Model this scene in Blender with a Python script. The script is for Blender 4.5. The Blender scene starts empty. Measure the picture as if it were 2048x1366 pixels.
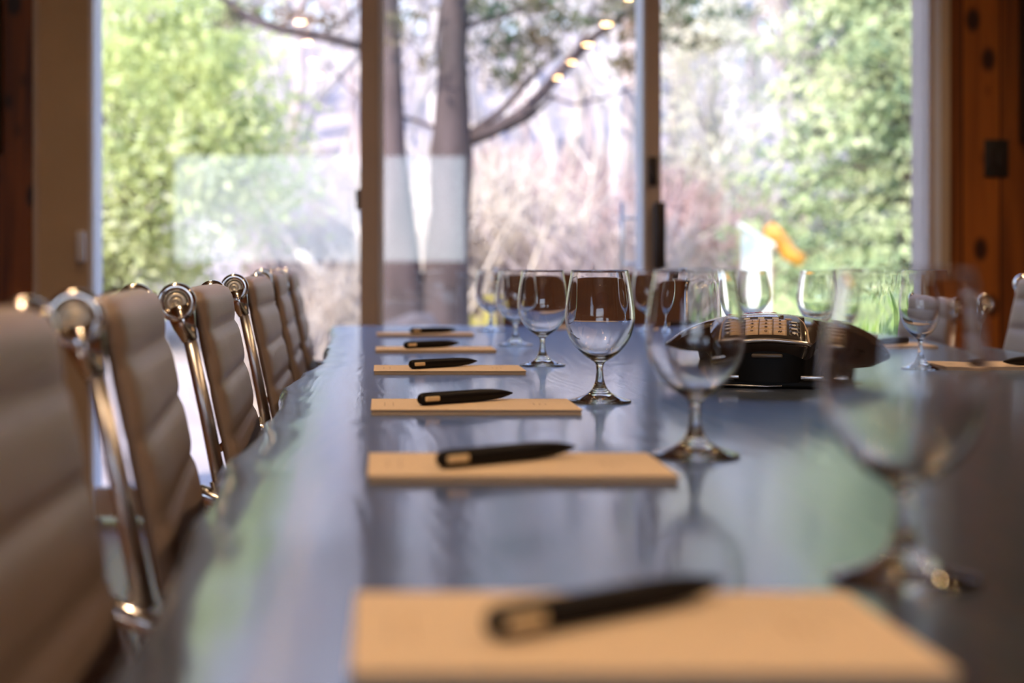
import bpy, bmesh, math, random
import numpy as np
from mathutils import Vector, Matrix

# ------------------------------------------------------------------ camera, sky, sun, exposure
SC = bpy.context.scene
F = 3200.0            # focal length in pixels of the 2048 px wide frame
H = 0.887             # lens height
T = 0.740             # table top height
cam_d = bpy.data.cameras.new('camera')
cam_d.sensor_width = 36.0
cam_d.lens = 36.0 * F / 2048
cam_d.shift_x = (1024 - 765) / 2048
cam_d.shift_y = -(683 - 541) / 2048
cam_d.dof.use_dof = True
cam_d.dof.focus_distance = 2.02
cam_d.dof.aperture_fstop = 3.9
cam_d.clip_start = 0.02
cam_d.clip_end = 600
cam = bpy.data.objects.new('camera', cam_d)
cam.location = (0, 0, H)
cam.rotation_euler = (math.pi / 2, 0, 0)
SC.collection.objects.link(cam)
SC.camera = cam

W = bpy.data.worlds.new('sky'); SC.world = W; W.use_nodes = True
wn, wl = W.node_tree.nodes, W.node_tree.links
wn.clear()
wo = wn.new('ShaderNodeOutputWorld'); bg = wn.new('ShaderNodeBackground')
tc = wn.new('ShaderNodeTexCoord'); sp = wn.new('ShaderNodeSeparateXYZ')
wl.new(tc.outputs['Generated'], sp.inputs[0])
up = wn.new('ShaderNodeMapRange'); up.inputs['From Min'].default_value = 0.0; up.inputs['From Max'].default_value = 0.38
wl.new(sp.outputs['Z'], up.inputs['Value'])
mx = wn.new('ShaderNodeMix'); mx.data_type = 'RGBA'
mx.inputs['A'].default_value = (0.84, 0.92, 1.0, 1)
mx.inputs['B'].default_value = (0.36, 0.54, 1.0, 1)
wl.new(up.outputs['Result'], mx.inputs['Factor'])
wl.new(mx.outputs['Result'], bg.inputs['Color'])
# hazy glare round the sun, which stands behind the house
sd = wn.new('ShaderNodeMapRange'); sd.inputs['From Min'].default_value = 0.2; sd.inputs['From Max'].default_value = -1.0
sd.inputs['To Min'].default_value = 2.6; sd.inputs['To Max'].default_value = 3.2
wl.new(sp.outputs['Y'], sd.inputs['Value'])
wl.new(sd.outputs['Result'], bg.inputs['Strength'])
wl.new(bg.outputs[0], wo.inputs['Surface'])

sun_d = bpy.data.lights.new('sun', 'SUN'); sun_d.energy = 8.6; sun_d.angle = math.radians(1.0)
sun_d.color = (1.0, 0.93, 0.80)
sun = bpy.data.objects.new('sun', sun_d); SC.collection.objects.link(sun)
sun.rotation_euler = Vector((0.55, 0.62, -0.62)).to_track_quat('-Z', 'Y').to_euler()

SC.view_settings.view_transform = 'Standard'
SC.view_settings.look = 'None'
SC.view_settings.exposure = 0.28
SC.view_settings.gamma = 1.0
SC.view_settings.use_curve_mapping = False
cy = SC.cycles
cy.use_denoising = True
cy.max_bounces = 10; cy.transmission_bounces = 10; cy.transparent_max_bounces = 16
cy.diffuse_bounces = 4; cy.glossy_bounces = 6
cy.caustics_reflective = False; cy.caustics_refractive = False
cy.sample_clamp_indirect = 20.0
cy.blur_glossy = 0.5

R = random.Random(7)
PI = math.pi

def at(px, py, D):
    return Vector(((px - 765) * D / F, D, H + (541 - py) * D / F))

# ------------------------------------------------------------------ materials
MATS = {}
def mat(name, col, rough=0.5, metal=0.0, spec=0.5, noise=None, bump=None, coat=0.0, sheen=0.0, emit=None, trans=0.0, ior=1.5):
    """noise = (scale, amount, (sx,sy,sz)); bump = (scale, strength, (sx,sy,sz))"""
    m = bpy.data.materials.new(name); m.use_nodes = True
    n, l = m.node_tree.nodes, m.node_tree.links
    b = n['Principled BSDF']
    b.inputs['Base Color'].default_value = (*col, 1)
    b.inputs['Roughness'].default_value = rough
    b.inputs['Metallic'].default_value = metal
    b.inputs['Specular IOR Level'].default_value = spec
    b.inputs['Coat Weight'].default_value = coat
    b.inputs['IOR'].default_value = ior
    b.inputs['Transmission Weight'].default_value = trans
    if emit:
        b.inputs['Emission Color'].default_value = (*emit[0], 1)
        b.inputs['Emission Strength'].default_value = emit[1]
    t = n.new('ShaderNodeTexCoord')
    if noise:
        mp = n.new('ShaderNodeMapping'); mp.inputs['Scale'].default_value = noise[2] if len(noise) > 2 else (1, 1, 1)
        l.new(t.outputs['Object'], mp.inputs[0])
        tx = n.new('ShaderNodeTexNoise'); tx.inputs['Scale'].default_value = noise[0]; tx.inputs['Detail'].default_value = 4
        l.new(mp.outputs[0], tx.inputs['Vector'])
        r = n.new('ShaderNodeValToRGB')
        a = noise[1]
        r.color_ramp.elements[0].position = 0.3; r.color_ramp.elements[1].position = 0.7
        r.color_ramp.elements[0].color = (*[c * (1 - a) for c in col], 1)
        r.color_ramp.elements[1].color = (*[min(1, c * (1 + a)) for c in col], 1)
        l.new(tx.outputs['Fac'], r.inputs[0]); l.new(r.outputs[0], b.inputs['Base Color'])
    if bump:
        mp = n.new('ShaderNodeMapping'); mp.inputs['Scale'].default_value = bump[2] if len(bump) > 2 else (1, 1, 1)
        l.new(t.outputs['Object'], mp.inputs[0])
        tx = n.new('ShaderNodeTexNoise'); tx.inputs['Scale'].default_value = bump[0]; tx.inputs['Detail'].default_value = 3
        l.new(mp.outputs[0], tx.inputs['Vector'])
        bp = n.new('ShaderNodeBump'); bp.inputs['Strength'].default_value = bump[1]; bp.inputs['Distance'].default_value = 0.002
        l.new(tx.outputs['Fac'], bp.inputs['Height']); l.new(bp.outputs[0], b.inputs['Normal'])
    MATS[name] = m
    return m

def leaf_mat(name, cols, rough=0.6, transl=0.35, scale=2.5):
    m = bpy.data.materials.new(name); m.use_nodes = True
    n, l = m.node_tree.nodes, m.node_tree.links
    n.clear()
    o = n.new('ShaderNodeOutputMaterial'); d = n.new('ShaderNodeBsdfDiffuse'); tr = n.new('ShaderNodeBsdfTranslucent')
    mxs = n.new('ShaderNodeMixShader'); mxs.inputs[0].default_value = transl
    t = n.new('ShaderNodeTexCoord'); tx = n.new('ShaderNodeTexNoise'); tx.inputs['Scale'].default_value = scale
    tx.inputs['Detail'].default_value = 3
    l.new(t.outputs['Object'], tx.inputs['Vector'])
    r = n.new('ShaderNodeValToRGB')
    e = r.color_ramp.elements
    e[0].position = 0.32; e[1].position = 0.68
    e[0].color = (*cols[0], 1); e[1].color = (*cols[-1], 1)
    for k, c in enumerate(cols[1:-1]):
        x = e.new(0.32 + 0.36 * (k + 1) / (len(cols) - 1)); x.color = (*c, 1)
    l.new(tx.outputs['Fac'], r.inputs[0])
    l.new(r.outputs[0], d.inputs[0]); l.new(r.outputs[0], tr.inputs[0])
    l.new(d.outputs[0], mxs.inputs[1]); l.new(tr.outputs[0], mxs.inputs[2]); l.new(mxs.outputs[0], o.inputs[0])
    MATS[name] = m
    return m

def wood_planks(name, c1, c2, plank=0.14, rough=0.45, knots=True, axis='X'):
    """vertical boards: colour differs board to board, long grain, dark knots"""
    m = bpy.data.materials.new(name); m.use_nodes = True
    n, l = m.node_tree.nodes, m.node_tree.links
    b = n['Principled BSDF']; b.inputs['Roughness'].default_value = rough
    t = n.new('ShaderNodeTexCoord'); s = n.new('ShaderNodeSeparateXYZ'); l.new(t.outputs['Object'], s.inputs[0])
    dv = n.new('ShaderNodeMath'); dv.operation = 'DIVIDE'; l.new(s.outputs[axis], dv.inputs[0]); dv.inputs[1].default_value = plank
    fl = n.new('ShaderNodeMath'); fl.operation = 'FLOOR'; l.new(dv.outputs[0], fl.inputs[0])
    fr = n.new('ShaderNodeMath'); fr.operation = 'FRACT'; l.new(dv.outputs[0], fr.inputs[0])
    wn_ = n.new('ShaderNodeTexWhiteNoise'); wn_.noise_dimensions = '1D'; l.new(fl.outputs[0], wn_.inputs['W'])
    mp = n.new('ShaderNodeMapping'); mp.inputs['Scale'].default_value = (14, 14, 0.9) if axis != 'Z' else (0.9, 14, 14)
    l.new(t.outputs['Object'], mp.inputs[0])
    gr = n.new('ShaderNodeTexNoise'); gr.inputs['Scale'].default_value = 1.5; gr.inputs['Detail'].default_value = 6; gr.inputs['Distortion'].default_value = 0.6
    l.new(mp.outputs[0], gr.inputs['Vector'])
    ad = n.new('ShaderNodeMath'); ad.operation = 'MULTIPLY_ADD'; l.new(wn_.outputs['Value'], ad.inputs[0]); ad.inputs[1].default_value = 0.5
    l.new(gr.outputs['Fac'], ad.inputs[2])
    rp = n.new('ShaderNodeValToRGB'); rp.color_ramp.elements[0].position = 0.45; rp.color_ramp.elements[1].position = 1.0
    rp.color_ramp.elements[0].color = (*c1, 1); rp.color_ramp.elements[1].color = (*c2, 1)
    l.new(ad.outputs[0], rp.inputs[0])
    last = rp.outputs[0]
    # board joints
    gp = n.new('ShaderNodeMath'); gp.operation = 'GREATER_THAN'; l.new(fr.outputs[0], gp.inputs[0]); gp.inputs[1].default_value = 0.05
    if knots:
        mk = n.new('ShaderNodeMapping'); mk.inputs['Scale'].default_value = (8.5, 8.5, 5.0)
        l.new(t.outputs['Object'], mk.inputs[0])
        vo = n.new('ShaderNodeTexVoronoi'); vo.inputs['Scale'].default_value = 1.0; l.new(mk.outputs[0], vo.inputs['Vector'])
        kr = n.new('ShaderNodeValToRGB'); kr.color_ramp.elements[0].position = 0.15; kr.color_ramp.elements[1].position = 0.27
        kr.color_ramp.elements[0].color = (0.12, 0.1, 0.1, 1); kr.color_ramp.elements[1].color = (1, 1, 1, 1)
        l.new(vo.outputs['Distance'], kr.inputs[0])
        mm = n.new('ShaderNodeMix'); mm.data_type = 'RGBA'; mm.blend_type = 'MULTIPLY'; mm.inputs['Factor'].default_value = 1
        l.new(last, mm.inputs['A']); l.new(kr.outputs[0], mm.inputs['B']); last = mm.outputs['Result']
    m2 = n.new('ShaderNodeMix'); m2.data_type = 'RGBA'; m2.inputs['A'].default_value = (c1[0] * .25, c1[1] * .25, c1[2] * .25, 1)
    l.new(gp.outputs[0], m2.inputs['Factor']); l.new(last, m2.inputs['B'])
    l.new(m2.outputs['Result'], b.inputs['Base Color'])
    MATS[name] = m
    return m

def table_mat():
    m = bpy.data.materials.new('dark_table_wood'); m.use_nodes = True
    n, l = m.node_tree.nodes, m.node_tree.links
    b = n['Principled BSDF']
    t = n.new('ShaderNodeTexCoord')
    mp = n.new('ShaderNodeMapping'); mp.inputs['Scale'].default_value = (7.5, 0.65, 7.5); mp.inputs['Rotation'].default_value = (0, 0, 0.06)
    l.new(t.outputs['Object'], mp.inputs[0])
    big = n.new('ShaderNodeTexNoise'); big.inputs['Scale'].default_value = 0.9; big.inputs['Detail'].default_value = 2
    l.new(mp.outputs[0], big.inputs['Vector'])
    # growth rings: sine of a warped field
    mul = n.new('ShaderNodeMath'); mul.operation = 'MULTIPLY'; mul.inputs[1].default_value = 150.0; l.new(big.outputs['Fac'], mul.inputs[0])
    sn = n.new('ShaderNodeMath'); sn.operation = 'SINE'; l.new(mul.outputs[0], sn.inputs[0])
    fine = n.new('ShaderNodeTexNoise'); fine.inputs['Scale'].default_value = 30; fine.inputs['Detail'].default_value = 4
    l.new(mp.outputs[0], fine.inputs['Vector'])
    ma = n.new('ShaderNodeMath'); ma.operation = 'MULTIPLY_ADD'; l.new(sn.outputs[0], ma.inputs[0]); ma.inputs[1].default_value = 0.22
    l.new(fine.outputs['Fac'], ma.inputs[2])
    rp = n.new('ShaderNodeValToRGB'); rp.color_ramp.elements[0].position = 0.2; rp.color_ramp.elements[1].position = 0.8
    rp.color_ramp.elements[0].color = (0.005, 0.002, 0.0018, 1); rp.color_ramp.elements[1].color = (0.020, 0.008, 0.005, 1)
    l.new(ma.outputs[0], rp.inputs[0]); l.new(rp.outputs[0], b.inputs['Base Color'])
    bp = n.new('ShaderNodeBump'); bp.inputs['Strength'].default_value = 0.24; bp.inputs['Distance'].default_value = 0.0006
    l.new(ma.outputs[0], bp.inputs['Height']); l.new(bp.outputs[0], b.inputs['Normal'])
    # dark oiled wood; reflected sky blue painted into the tight and broad gloss lobes
    n.remove(b)
    df = n.new('ShaderNodeBsdfDiffuse'); l.new(rp.outputs[0], df.inputs['Color']); l.new(bp.outputs[0], df.inputs['Normal'])
    g1 = n.new('ShaderNodeBsdfGlossy'); g1.inputs['Color'].default_value = (0.88, 0.93, 1.0, 1)
    g2 = n.new('ShaderNodeBsdfGlossy'); g2.inputs['Color'].default_value = (0.50, 0.70, 1.0, 1); g2.inputs['Roughness'].default_value = 0.36
    rr = n.new('ShaderNodeMapRange'); rr.inputs['To Min'].default_value = 0.07; rr.inputs['To Max'].default_value = 0.14
    l.new(ma.outputs[0], rr.inputs['Value']); l.new(rr.outputs[0], g1.inputs['Roughness'])
    for g in (g1, g2): g.distribution = 'MULTI_GGX'; l.new(bp.outputs[0], g.inputs['Normal'])
    mg = n.new('ShaderNodeMixShader'); mg.inputs[0].default_value = 0.34
    l.new(g1.outputs[0], mg.inputs[1]); l.new(g2.outputs[0], mg.inputs[2])
    fz = n.new('ShaderNodeFresnel'); fz.inputs['IOR'].default_value = 2.9
    fa = n.new('ShaderNodeMath'); fa.operation = 'MULTIPLY_ADD'; fa.inputs[1].default_value = 0.80; fa.inputs[2].default_value = 0.18; fa.use_clamp = True
    l.new(fz.outputs[0], fa.inputs[0])
    ms = n.new('ShaderNodeMixShader'); l.new(fa.outputs[0], ms.inputs[0]); l.new(df.outputs[0], ms.inputs[1]); l.new(mg.outputs[0], ms.inputs[2])
    l.new(ms.outputs[0], n['Material Output'].inputs['Surface'])
    MATS['table'] = m
    return m

def pane_mat():
    m = bpy.data.materials.new('window_glass'); m.use_nodes = True
    n, l = m.node_tree.nodes, m.node_tree.links
    n.clear()
    o = n.new('ShaderNodeOutputMaterial'); tr = n.new('ShaderNodeBsdfTransparent'); gl = n.new('ShaderNodeBsdfGlossy')
    gl.inputs['Roughness'].default_value = 0.0
    g = n.new('ShaderNodeNewGeometry'); dt = n.new('ShaderNodeVectorMath'); dt.operation = 'DOT_PRODUCT'
    l.new(g.outputs['Incoming'], dt.inputs[0]); l.new(g.outputs['Normal'], dt.inputs[1])
    ab = n.new('ShaderNodeMath'); ab.operation = 'ABSOLUTE'; l.new(dt.outputs['Value'], ab.inputs[0])
    s1 = n.new('ShaderNodeMath'); s1.operation = 'SUBTRACT'; s1.inputs[0].default_value = 1; l.new(ab.outputs[0], s1.inputs[1])
    pw = n.new('ShaderNodeMath'); pw.operation = 'POWER'; l.new(s1.outputs[0], pw.inputs[0]); pw.inputs[1].default_value = 5
    ma = n.new('ShaderNodeMath'); ma.operation = 'MULTIPLY_ADD'; l.new(pw.outputs[0], ma.inputs[0]); ma.inputs[1].default_value = 0.955; ma.inputs[2].default_value = 0.045
    ms = n.new('ShaderNodeMixShader'); l.new(ma.outputs[0], ms.inputs[0]); l.new(tr.outputs[0], ms.inputs[1]); l.new(gl.outputs[0], ms.inputs[2])
    l.new(ms.outputs[0], o.inputs[0])
    MATS['pane'] = m
    return m

table_mat(); pane_mat()
mat('leather', (0.33, 0.255, 0.222), rough=0.40, spec=0.5, noise=(9, 0.10), bump=(420, 0.25))
mat('head_leather', (0.11, 0.034, 0.011), rough=0.42, noise=(6, 0.25), bump=(300, 0.2))
mat('chrome', (0.80, 0.79, 0.78), rough=0.12, metal=1.0, noise=(30, 0.03))
mat('satin_metal', (0.80, 0.79, 0.79), rough=0.34, metal=1.0, noise=(30, 0.03))
mat('cap_face', (0.86, 0.78, 0.62), rough=0.42, metal=1.0, noise=(60, 0.05))
mat('dark_rubber', (0.02, 0.018, 0.018), rough=0.5, noise=(40, 0.1))
mat('goblet_glass', (1, 1, 1), rough=0.0, trans=1.0, ior=1.5)
mat('kraft', (0.66, 0.515, 0.37), rough=0.75, noise=(160, 0.05), bump=(400, 0.15))
mat('kraft_print', (0.36, 0.25, 0.17), rough=0.8, noise=(300, 0.1))
mat('paper', (0.62, 0.50, 0.38), rough=0.8, noise=(1, 0.05, (1, 1, 900)))
mat('pen_black', (0.004, 0.003, 0.004), rough=0.5, spec=0.15, noise=(80, 0.1))
mat('pen_clip', (0.72, 0.55, 0.33), rough=0.35, noise=(60, 0.05))
mat('phone_shell', (0.035, 0.024, 0.019), rough=0.16, noise=(40, 0.15))
mat('phone_body', (0.003, 0.003, 0.003), rough=0.5, spec=0.15, noise=(60, 0.2))
mat('phone_silver', (0.62, 0.60, 0.60), rough=0.25, metal=0.8, noise=(40, 0.03))
mat('phone_panel', (0.03, 0.022, 0.018), rough=0.3, noise=(60, 0.1))
mat('phone_key', (0.46, 0.33, 0.21), rough=0.35, noise=(60, 0.04))
mat('phone_legend', (0.75, 0.72, 0.68), rough=0.5, noise=(60, 0.02))
mat('phone_legend_dark', (0.05, 0.03, 0.02), rough=0.5, noise=(60, 0.02))
mat('phone_red', (0.55, 0.04, 0.03), rough=0.4, noise=(60, 0.02))
mat('phone_screen', (0.10, 0.085, 0.07), rough=0.1, noise=(20, 0.05))
mat('taupe_frame', (0.60, 0.50, 0.44), rough=0.5, noise=(5, 0.05))
mat('beige_wall', (0.58, 0.45, 0.31), rough=0.75, noise=(4, 0.05), bump=(120, 0.2))
mat('white_frame', (0.80, 0.84, 0.95), rough=0.4, noise=(5, 0.03))
mat('bronze', (0.045, 0.035, 0.032), rough=0.35, metal=0.4, noise=(20, 0.1))
mat('switch_dark', (0.022, 0.018, 0.014), rough=0.4, noise=(20, 0.1))
wood_planks('pine_wall', (0.10, 0.022, 0.003), (0.44, 0.13, 0.016), plank=0.135)
wood_planks('pine_side', (0.10, 0.022, 0.003), (0.44, 0.13, 0.016), plank=0.135, axis='Y')
wood_planks('ceiling_wood', (0.20, 0.10, 0.045), (0.36, 0.20, 0.09), plank=0.14, knots=False)
wood_planks('floor_wood', (0.10, 0.05, 0.028), (0.18, 0.095, 0.05), plank=0.12, knots=False, rough=0.35)
mat('lamp_trim', (0.75, 0.72, 0.68), rough=0.4, noise=(9, 0.02))
mat('lamp_bulb', (1, 0.8, 0.5), emit=((1.0, 0.56, 0.22), 120.0))
mat('ground', (0.38, 0.31, 0.30), rough=0.95, noise=(0.55, 0.35), bump=(3, 0.6))
mat('lawn_grass', (0.36, 0.44, 0.17), rough=0.9, noise=(0.7, 0.25), bump=(30, 0.5))
mat('pine_bark', (0.075, 0.052, 0.052), rough=0.9, noise=(6, 0.45, (1, 1, .3)), bump=(25, 0.8, (1, 1, .3)))
mat('pale_bark', (0.52, 0.465, 0.465), rough=0.9, noise=(4, 0.3, (1, 1, .3)))
mat('pink_bark', (0.48, 0.38, 0.37), rough=0.9, noise=(4, 0.3, (1, 1, .3)))
mat('twig_tan', (0.62, 0.52, 0.45), rough=0.9, noise=(3, 0.3))
mat('twig_red', (0.52, 0.35, 0.34), rough=0.9, noise=(3, 0.3))
mat('cabin_wood', (0.34, 0.17, 0.08), rough=0.8, noise=(3, 0.25, (1, 1, 6)))
mat('cabin_roof', (0.20, 0.17, 0.14), rough=0.85, noise=(6, 0.2))
mat('cabin_orange', (0.80, 0.36, 0.10), rough=0.7, noise=(6, 0.1))
mat('cabin_glass', (0.45, 0.62, 0.68), rough=0.15, noise=(3, 0.1))
mat('white_paint', (0.88, 0.88, 0.86), rough=0.6, noise=(3, 0.03))
mat('orange_plastic', (0.85, 0.34, 0.05), rough=0.4, noise=(3, 0.05))
mat('pale_log', (0.42, 0.37, 0.34), rough=0.9, noise=(4, 0.2))
mat('rock', (0.10, 0.080, 0.085), rough=0.95, noise=(3, 0.35), bump=(12, 0.7))
leaf_mat('leaf_green', [(0.30, 0.36, 0.15), (0.62, 0.66, 0.29), (0.80, 0.80, 0.52)], scale=1.6)
leaf_mat('leaf_conifer', [(0.09, 0.15, 0.10), (0.42, 0.48, 0.26), (0.80, 0.79, 0.50)], scale=1.3, transl=0.2)
leaf_mat('leaf_gap_shade', [(0.03, 0.06, 0.045), (0.09, 0.14, 0.09), (0.24, 0.29, 0.18)], scale=1.0, transl=0.2)  # shade in the gaps between boughs, put into a darker leaf colour
leaf_mat('leaf_yellow', [(0.58, 0.55, 0.45), (0.80, 0.74, 0.58)], scale=1.5)
leaf_mat('needles', [(0.06, 0.12, 0.07), (0.24, 0.14, 0.09)], scale=1.7, transl=0.15)
leaf_mat('leaf_blade', [(0.16, 0.30, 0.05), (0.50, 0.58, 0.20)], scale=6)
leaf_mat('bloom_yellow', [(0.60, 0.50, 0.10), (0.80, 0.72, 0.25)], scale=6)

# ------------------------------------------------------------------ mesh helpers
class MB:
    def __init__(s): s.v = []; s.f = []
    def add(s, vs, fs):
        o = len(s.v); s.v += [tuple(v) for v in vs]; s.f += [tuple(i + o for i in f) for f in fs]; return s
    def box(s, lo, hi, bev=0.0):
        x0, y0, z0 = lo; x1, y1, z1 = hi
        if bev <= 0:
            return s.add([(x0, y0, z0), (x1, y0, z0), (x1, y1, z0), (x0, y1, z0), (x0, y0, z1), (x1, y0, z1), (x1, y1, z1), (x0, y1, z1)],
                         [(0, 3, 2, 1), (4, 5, 6, 7), (0, 1, 5, 4), (1, 2, 6, 5), (2, 3, 7, 6), (3, 0, 4, 7)])
        bm = bmesh.new(); bmesh.ops.create_cube(bm, size=1)
        for v in bm.verts:
            v.co = Vector(((x0 + x1) / 2 + v.co.x * (x1 - x0), (y0 + y1) / 2 + v.co.y * (y1 - y0), (z0 + z1) / 2 + v.co.z * (z1 - z0)))
        bmesh.ops.bevel(bm, geom=bm.edges[:], offset=bev, segments=3, affect='EDGES', profile=0.5)
        bm.verts.ensure_lookup_table()
        s.add([v.co[:] for v in bm.verts], [[v.index for v in f.verts] for f in bm.faces]); bm.free(); return s
    def tube(s, pts, rad, n=8, flat=1.0, cap=True):
        pts = [Vector(p) for p in pts]
        if not hasattr(rad, '__len__'): rad = [rad] * len(pts)
        vs, fs = [], []
        ref = Vector((0, 0, 1))
        prev = None
        for i, p in enumerate(pts):
            d = (pts[min(i + 1, len(pts) - 1)] - pts[max(i - 1, 0)]).normalized()
            if prev is None:
                a = d.cross(Vector((0, 1, 0)) if abs(d.y) < .9 else Vector((1, 0, 0))).normalized()
            else:
                a = (prev - d * prev.dot(d)).normalized()
            prev = a; b = d.cross(a)
            for k in range(n):
                t = 2 * PI * k / n
                vs.append(p + (a * math.cos(t) * flat + b * math.sin(t)) * rad[i])
        for i in range(len(pts) - 1):
            for k in range(n):
                fs.append((i * n + k, i * n + (k + 1) % n, (i + 1) * n + (k + 1) % n, (i + 1) * n + k))
        if cap:
            fs.append(tuple(range(n - 1, -1, -1))); o = (len(pts) - 1) * n; fs.append(tuple(o + k for k in range(n)))
        return s.add(vs, fs)
    def lathe(s, prof, n=48, axis='Z', c=(0, 0, 0)):
        vs, fs = [], []
        rings = []
        for r, z in prof:
            if r < 1e-7:
                rings.append([len(vs)]); vs.append((0, 0, z))
            else:
                rings.append(list(range(len(vs), len(vs) + n)))
                for k in range(n):
                    t = 2 * PI * k / n; vs.append((r * math.cos(t), r * math.sin(t), z))
        for a, b in zip(rings[:-1], rings[1:]):
            for k in range(n):
                k2 = (k + 1) % n
                if len(a) == 1 and len(b) == 1: continue
                if len(a) == 1: fs.append((a[0], b[k2], b[k]))
                elif len(b) == 1: fs.append((a[k], a[k2], b[0]))
                else: fs.append((a[k], a[k2], b[k2], b[k]))
        if axis == 'Y': vs = [(x, z, -y) for x, y, z in vs]
        if axis == 'X': vs = [(z, y, -x) for x, y, z in vs]
        vs = [(x + c[0], y + c[1], z + c[2]) for x, y, z in vs]
        return s.add(vs, fs)
    def build(s, name, m, parent=None, smooth=True, loc=(0, 0, 0), fix=True):
        me = bpy.data.meshes.new(name)
        me.from_pydata([tuple(v) for v in s.v], [], s.f); me.validate()
        if fix:
            bm = bmesh.new(); bm.from_mesh(me); bmesh.ops.recalc_face_normals(bm, faces=bm.faces[:]); bm.to_mesh(me); bm.free()
        me.materials.append(MATS[m] if isinstance(m, str) else m)
        if smooth:
            me.shade_smooth()
            if smooth == 'auto':
                pass
        o = bpy.data.objects.new(name, me); SC.collection.objects.link(o)
        if smooth == 'auto':
            md = o.modifiers.new('edges', 'EDGE_SPLIT'); md.split_angle = math.radians(35)
        o.location = loc
        if parent: o.parent = parent
        return o

def tag(o, label=None, cat=None, group=None, kind=None):
    if label: o['label'] = label
    if cat: o['category'] = cat
    if group: o['group'] = group
    if kind: o['kind'] = kind
    return o
def empty(name, loc=(0, 0, 0), rz=0, **k):
    o = bpy.data.objects.new(name, None); SC.collection.objects.link(o); o.location = loc; o.rotation_euler = (0, 0, rz)
    o.empty_display_size = 0.05
    return tag(o, **k)
def kids(o): return [c for c in bpy.data.objects if c.parent == o]
def copy_tree(o, parent=None):
    c = o.copy(); SC.collection.objects.link(c)
    if parent: c.parent = parent
    for ch in kids(o): copy_tree(ch, c)
    return c
def struct(mb, name, m, parent=None, smooth=False):
    o = mb.build(name, m, parent, smooth=smooth)
    if parent is None: o['kind'] = 'structure'
    return o

# ------------------------------------------------------------------ room
YW = 5.60        # plane of the glass doors
YB = -5.0        # rear wall
XL, XR, ZC = -2.6, 3.7, 2.75
X = lambda px: (px - 765) * YW / F
Z = lambda py: H + (541 - py) * YW / F
struct(MB().box((XL - .2, YB - .2, -.1), (XR + .2, YW + .25, 0)), 'floor', 'floor_wood')
struct(MB().box((XL - .3, YB - .3, ZC), (XR + .3, YW + .9, ZC + .25)), 'ceiling', 'ceiling_wood')
wy0, wy1, wz0, wz1 = -3.4, -1.8, .95, 2.1
b = MB().box((XL - .2, YB, 0), (XL, wy0, ZC)); b.box((XL - .2, wy1, 0), (XL, YW, ZC))
b.box((XL - .2, wy0, 0), (XL, wy1, wz0)); b.box((XL - .2, wy0, wz1), (XL, wy1, ZC))
struct(b, 'wall_left', 'pine_side')
wl_ = empty('window_2', (XL, (wy0 + wy1) / 2, wz0), kind='structure')
fr = MB()
for ya, za, yb_, zb_ in ((wy0, wz0, wy1, wz0 + .04), (wy0, wz1 - .04, wy1, wz1), (wy0, wz0, wy0 + .04, wz1), (wy1 - .04, wz0, wy1, wz1), (-2.62, wz0, -2.58, wz1)):
    fr.box((XL - .12, ya, za), (XL - .04, yb_, zb_))
o = fr.build('window_frame', 'white_frame', smooth=False); o.parent = wl_; o.location = -Vector(wl_.location)
o = MB().box((XL - .085, wy0 + .02, wz0 + .02), (XL - .08, wy1 - .02, wz1 - .02)).build('pane', 'pane', smooth=False); o.parent = wl_; o.location = -Vector(wl_.location)
struct(MB().box((XR, YB, 0), (XR + .2, YW, ZC)), 'wall_right', 'pine_side')
# front wall: pine boards either side of the doors, header above
w = MB().box((XL - .2, YW, 0), (X(70), YW + .2, ZC))
w.box((X(1895), YW, 0), (XR + .2, YW + .2, ZC))
w.box((X(70), YW, 2.45), (X(1895), YW + .2, ZC))
struct(w, 'wall_front', 'pine_wall')
struct(MB().box((X(80), YW - .01, 0), (X(178), YW + .2, 2.45)), 'wall_front_panel', 'beige_wall')
struct(MB().box((X(69), YW - .03, 0), (X(80), YW + .02, 2.45), .003), 'trim_1', 'taupe_frame')
struct(MB().box((X(1880), YW - .03, 0), (X(1895), YW + .1, 2.45), .003), 'trim_2', 'beige_wall')
# rear wall with a wide window whose daylight mirrors in the glass doors
DV = 2 * YW - YB
rx0, rx1 = (338 - 765) * DV / F, (938 - 765) * DV / F
rz0, rz1 = H + (541 - 528) * DV / F, H + (541 - 303) * DV / F
b = MB().box((XL, YB - .2, 0), (rx0, YB, ZC)); b.box((rx1, YB - .2, 0), (XR, YB, ZC))
b.box((rx0, YB - .2, 0), (rx1, YB, rz0)); b.box((rx0, YB - .2, rz1), (rx1, YB, ZC))
struct(b, 'wall_back', 'pine_wall')
fr = MB()
for a, c in (((rx0, rz0), (rx1, rz0 + .03)), ((rx0, rz1 - .03), (rx1, rz1)), ((rx0, rz0), (rx0 + .03, rz1)), ((rx1 - .03, rz0), (rx1, rz1))):
    fr.box((a[0], YB - .12, a[1]), (c[0], YB - .04, c[1]))
wr = empty('window_1', ((rx0 + rx1) / 2, YB - .1, rz0), kind='structure'); 
def local(o, root):
    o.parent = root; o.location = -Vector(root.location); return o
local(fr.build('window_frame', 'white_frame', smooth=False), wr)
local(MB().box((rx0 + .02, YB - .085, rz0 + .02), (rx1 - .02, YB - .08, rz1 - .02)).build('pane', 'pane', smooth=False), wr)

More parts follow.
